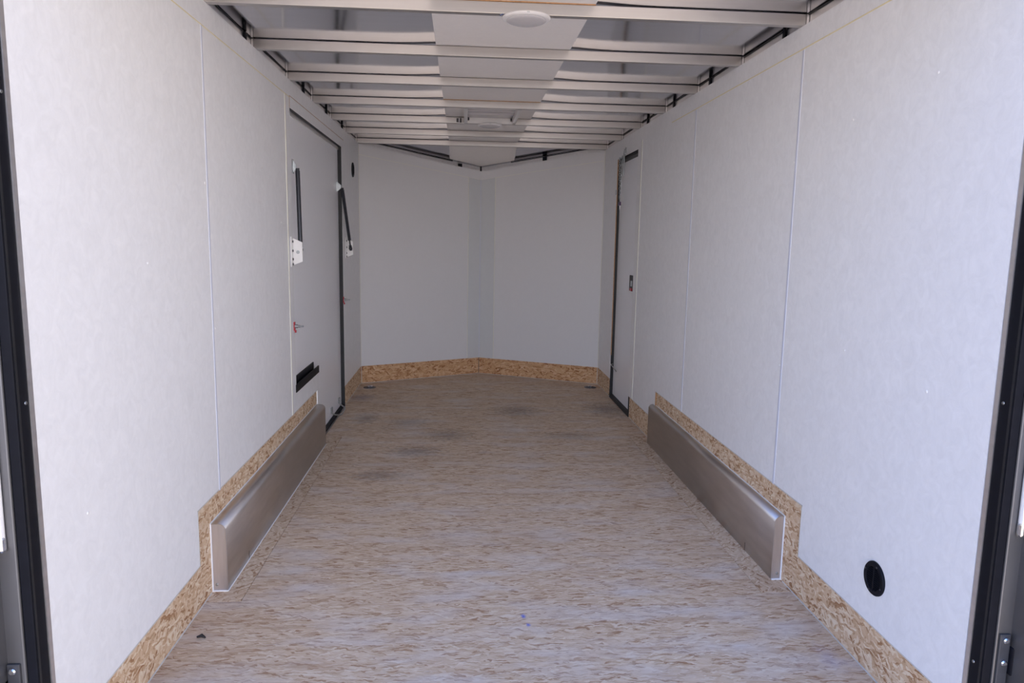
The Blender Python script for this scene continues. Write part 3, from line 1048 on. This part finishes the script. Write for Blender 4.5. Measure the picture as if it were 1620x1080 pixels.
box(bm, XP - .030, XP - .018, 5.522, 5.572, DZ - .372, DZ - .343, .003)
obj('key_head', bm, M['purple'], ky)
boxobj('key_blade', M['chrome'], ky, XP - .026, XP - .023, 5.534, 5.548, DZ - .405, DZ - .370)
boxobj('key_blade', M['chrome'], ky, XP - .023, XP - .020, 5.546, 5.558, DZ - .395, DZ - .370)


# ------------------------------------------------------------------ round black wall vents
def round_vent(s, y, z, r, label):
    t = thing('wall_vent', label, 'vent', (s * XP, y, z), 'round black wall vents')
    bm = bmesh.new()
    lathe(bm, [(r, 0), (r, .004), (r * .95, .0075), (r * .74, .008), (r * .70, .006), (r * .70, .001)], (s * XP, y, z), (-s, 0, 0), 48)
    obj('flange', bm, M['blacksat'], t, True)
    bm = bmesh.new()
    lathe(bm, [(r * .71, .0012), (0, .0012)], (s * XP, y, z), (-s, 0, 0), 40)
    obj('backing', bm, M['black'], t)
    bm = bmesh.new()
    ri = r * .70
    N = 11
    for i in range(N):
        zz = -ri + (i + .5) * 2 * ri / N
        hw = math.sqrt(max(0, ri * ri - zz * zz))
        prism(bm, [(s * (XP - .0065), y - hw, z + zz + .0008), (s * (XP - .0065), y + hw, z + zz + .0008), (s * (XP - .002), y + hw, z + zz + .0028), (s * (XP - .002), y - hw, z + zz + .0028)], (0, 0, .0012))
    obj('slats', bm, M['blacksat'], t)
    boxobj('centre_bar', M['blacksat'], t, min(s * (XP - .007), s * (XP - .002)), max(s * (XP - .007), s * (XP - .002)), y - .002, y + .002, z - ri, z + ri)
    for ang in (20, 110, 200, 290):
        bm = bmesh.new()
        lathe(bm, [(.003, 0), (.003, .001), (0, .0016)], (s * (XP - .0078), y + r * .85 * math.cos(math.radians(ang)), z + r * .85 * math.sin(math.radians(ang))), (-s, 0, 0), 8)
        obj('screw', bm, M['charcoal'], t)


round_vent(1, 1.927, 0.307, 0.051, 'black round slatted vent low on the near right wall')
round_vent(-1, 5.962, 1.822, 0.058, 'black round vent high on the left wall beyond the large door')


# ------------------------------------------------------------------ wheel boxes
def wheel_box(s, y0, y1, xi, label):
    t = thing('wheel_box', label, 'wheel well cover', (s * XO, (y0 + y1) / 2, 0), 'bare metal wheel well covers')
    rr = 0.026
    zt = 0.257
    prof = [(xi, 0.001)]
    for k in range(0, 9):
        a = math.pi / 2 * k / 8
        prof.append((xi + rr * (1 - math.cos(a)), zt - rr + rr * math.sin(a)))
    prof.append((XO - .0005, zt))
    bm = bmesh.new()
    A = [bm.verts.new((s * x, y0, z)) for x, z in prof]
    B = [bm.verts.new((s * x, y1, z)) for x, z in prof]
    for i in range(len(prof) - 1):
        bm.faces.new((A[i], A[i + 1], B[i + 1], B[i]))
    o = obj('cover', bm, M['wheelbox'], t, True)
    md = o.modifiers.new('gauge', 'SOLIDIFY')
    md.thickness = 0.0025
    md.offset = -1
    for ye, sg in ((y0, 1), (y1, -1)):
        bm = bmesh.new()
        pl = [(s * (x + .0002), ye + sg * .0012, z - .0002) for x, z in prof] + [(s * (XO - .0005), ye + sg * .0012, 0.001)]
        prism(bm, pl, (0, sg * .0025, 0))
        e = obj('end_cap', bm, M['boxend'], t, label='paler flat end plate')
    # welded rim of the near end
    tubeobj('weld_rim', M['boxend'], t, [(s * x, y0, z) for x, z in prof[:-1]], 0.0016, 6)
    bm = bmesh.new()
    tube(bm, [(s * (XO - .001), y0 - .001, .002), (s * (XO - .001), y0 - .001, zt + .001)], .0030, 8)
    tube(bm, [(s * (XO - .001), y0, zt + .001), (s * (XO - .001), y1, zt + .001)], .0024, 8)
    tube(bm, [(s * XO, y0 - .002, .002), (s * xi, y0 - .002, 0.002)], .0036, 8)
    if s < 0:
        tube(bm, [(s * (xi - .001), y0 - .002, .001), (s * (xi - .001), y1, .001)], .0028, 8)
    obj('caulk_bead', bm, M['nylon'], t, True, 'white caulk bead')
    bm = bmesh.new()
    lathe(bm, [(.0055, 0), (.005, .0025), (0, .004)], (s * (XO - .016), y0 - .0002, .026), (0, -1, 0), 10)
    obj('screw', bm, M['zinc'], t, True)
    # short split in the bottom edge of the long side
    boxobj('slit', M['black'], t, min(s * (xi - .0006), s * (xi + .001)), max(s * (xi - .0006), s * (xi + .001)), y0 + .262, y0 + .2645, .002, .036)


wheel_box(-1, 2.515, 4.405, 1.014, 'long bare metal wheel box cover along the left wall')
wheel_box(1, 2.537, 4.425, 1.030, 'long bare metal wheel box cover along the right wall')


# ------------------------------------------------------------------ tie-down rings
def tie_down(x, y, label):
    t = thing('tie_down', label, 'tie-down ring', (x, y, 0), 'floor tie-downs in the front corners')
    bm = bmesh.new()
    lathe(bm, [(.054, 0), (.054, .0025), (.050, .004), (.036, .0045), (.032, .001), (0, .0008)], (x, y, 0.0002), (0, 0, 1), 32)
    obj('pan', bm, M['pan'], t, True)
    pts = []
    for k in range(17):
        a = math.pi * k / 16
        pts.append((x + .026 * math.cos(a), y - .004 - .024 * math.sin(a), .0095 + .004 * math.sin(a)))
    pts.append((x - .026, y + .006, .0095))
    pts.append((x + .026, y + .006, .0095))
    tubeobj('ring', M['chrome'], t, pts, .005, 8, True)
    bm = bmesh.new()
    box(bm, x - .010, x + .010, y + .000, y + .014, .002, .016, .002)
    obj('hasp', bm, M['zinc'], t)
    for dx, dy in ((-.044, 0), (.044, 0), (0, -.044), (0, .044)):
        bm = bmesh.new()
        lathe(bm, [(.006, 0), (.005, .002), (0, .003)], (x + dx, y + dy, .004), (0, 0, 1), 10)
        obj('bolt', bm, M['chrome'], t, True)


tie_down(-0.966, 6.150, 'zinc tie-down ring in the front left floor corner')
tie_down(0.972, 6.185, 'zinc tie-down ring in the front right floor corner')

# loose dark bit on the near floor and a pin further in
bm = bmesh.new()
tube(bm, [(-1.012, 2.200, .006), (-0.998, 2.204, .009), (-0.984, 2.198, .005)], [.003, .006, .002], 8)
tag(obj('floor_scrap', bm, M['black'], None, True), 'tiny curled black scrap lying on the near left floor', 'scrap')

# ------------------------------------------------------------------ rear frame
for s, yp in ((-1, YR), (1, YR + .018)):
    side = 'left' if s < 0 else 'right'
    fr = thing('trim_%d' % trim_no, 'black rear door post at the %s edge of the opening' % side, 'door post', (s * 1.08, yp, 0), None, 'structure')
    trim_no += 1
    yr = yp - .050
    bm = bmesh.new()
    box(bm, min(s * (XP + .002), s * 1.082), max(s * (XP + .002), s * 1.082), yr, yp - .006, -.02, H + .02, .0015)
    obj('post', bm, M['blacksat'], fr)
    boxobj('edge_trim', M['rail'], fr, min(s * (XP - .0004), s * 1.075), max(s * (XP - .0004), s * 1.075), yp - .006, yp + .007, 0.0, H, label='grey metal edge strip')
    for z in (0.30, 0.935, 1.55):
        bm = bmesh.new()
        lathe(bm, [(.004, 0), (.0035, .0012), (0, .002)], (s * (XP + .002), yp - .018, z), (-s, 0, 0), 10)
        obj('screw', bm, M['zinc'], fr, True)
    boxobj('bumper_seal', M['black'], fr, min(s * (XP + .001), s * (XP + .003)), max(s * (XP + .001), s * (XP + .003)), yr + .006, yr + .012, 0, H)
    bm = bmesh.new()
    box(bm, min(s * 1.083, s * 1.235), max(s * 1.083, s * 1.235), yr - .004, yp + .05, -.25, H + .12, .003)
    frame = struct('trim_%d' % trim_no, bm, M['greyframe'], 'grey metal rear corner frame on the %s, outside the black post' % side, 'frame')
    trim_no += 1
    yf = yr - .004
    tl = thing('tail_light', 'slim chrome edged tail light on the rear frame at the %s photo edge' % side, 'tail light', (s * 1.125, yf, 0.9), 'rear tail lights')
    bm = bmesh.new()
    box(bm, min(s * 1.0975, s * 1.155), max(s * 1.0975, s * 1.155), yf - .016, yf, .635, 1.10, .007)
    obj('bezel', bm, M['nylon'], tl, True)
    boxobj('end_cap', M['chrome'], tl, min(s * 1.0965, s * 1.156), max(s * 1.0965, s * 1.156), yf - .017, yf, .633, .668, bev=.006, label='chrome end cap')
    boxobj('lens', M['red'], tl, min(s * 1.108, s * 1.145), max(s * 1.108, s * 1.145), yf - .020, yf - .012, .67, 1.07, bev=.004)
    xh = 1.0885 if s > 0 else 1.092
    zt_ = .392 if s > 0 else .384
    hg = boxobj('hinge', M['charcoal'], frame, min(s * xh, s * (xh + .026)), max(s * xh, s * (xh + .026)), yf - .006, yf, .20, zt_, bev=.002, label='dark bolted hinge plate low on the rear frame')
    for z in (zt_ - .014, zt_ - .070):
        bm = bmesh.new()
        lathe(bm, [(.0075, 0), (.0075, .004), (.005, .0065), (0, .007)], (s * (xh + .013), yf - .006, z), (0, -1, 0), 12)
        obj('bolt', bm, M['chrome'], hg, True)
    boxobj('knuckle', M['blacksat'], hg, min(s * (xh + .026), s * (xh + .06)), max(s * (xh + .026), s * (xh + .06)), yf - .016, yf, zt_ - .10, zt_ - .03, bev=.004)
    tubeobj('pin', M['chrome'], hg, [(s * (xh + .042), yf - .018, zt_ - .13), (s * (xh + .042), yf - .018, zt_ - .008)], .008, 10)
# header over the opening
bm = bmesh.new()
box(bm, -1.235, 1.235, YR - .054, YR + .03, H + .02, H + .16, .003)
struct('trim_%d' % trim_no, bm, M['greyframe'], 'grey metal header across the top of the rear opening, above the photo', 'frame')
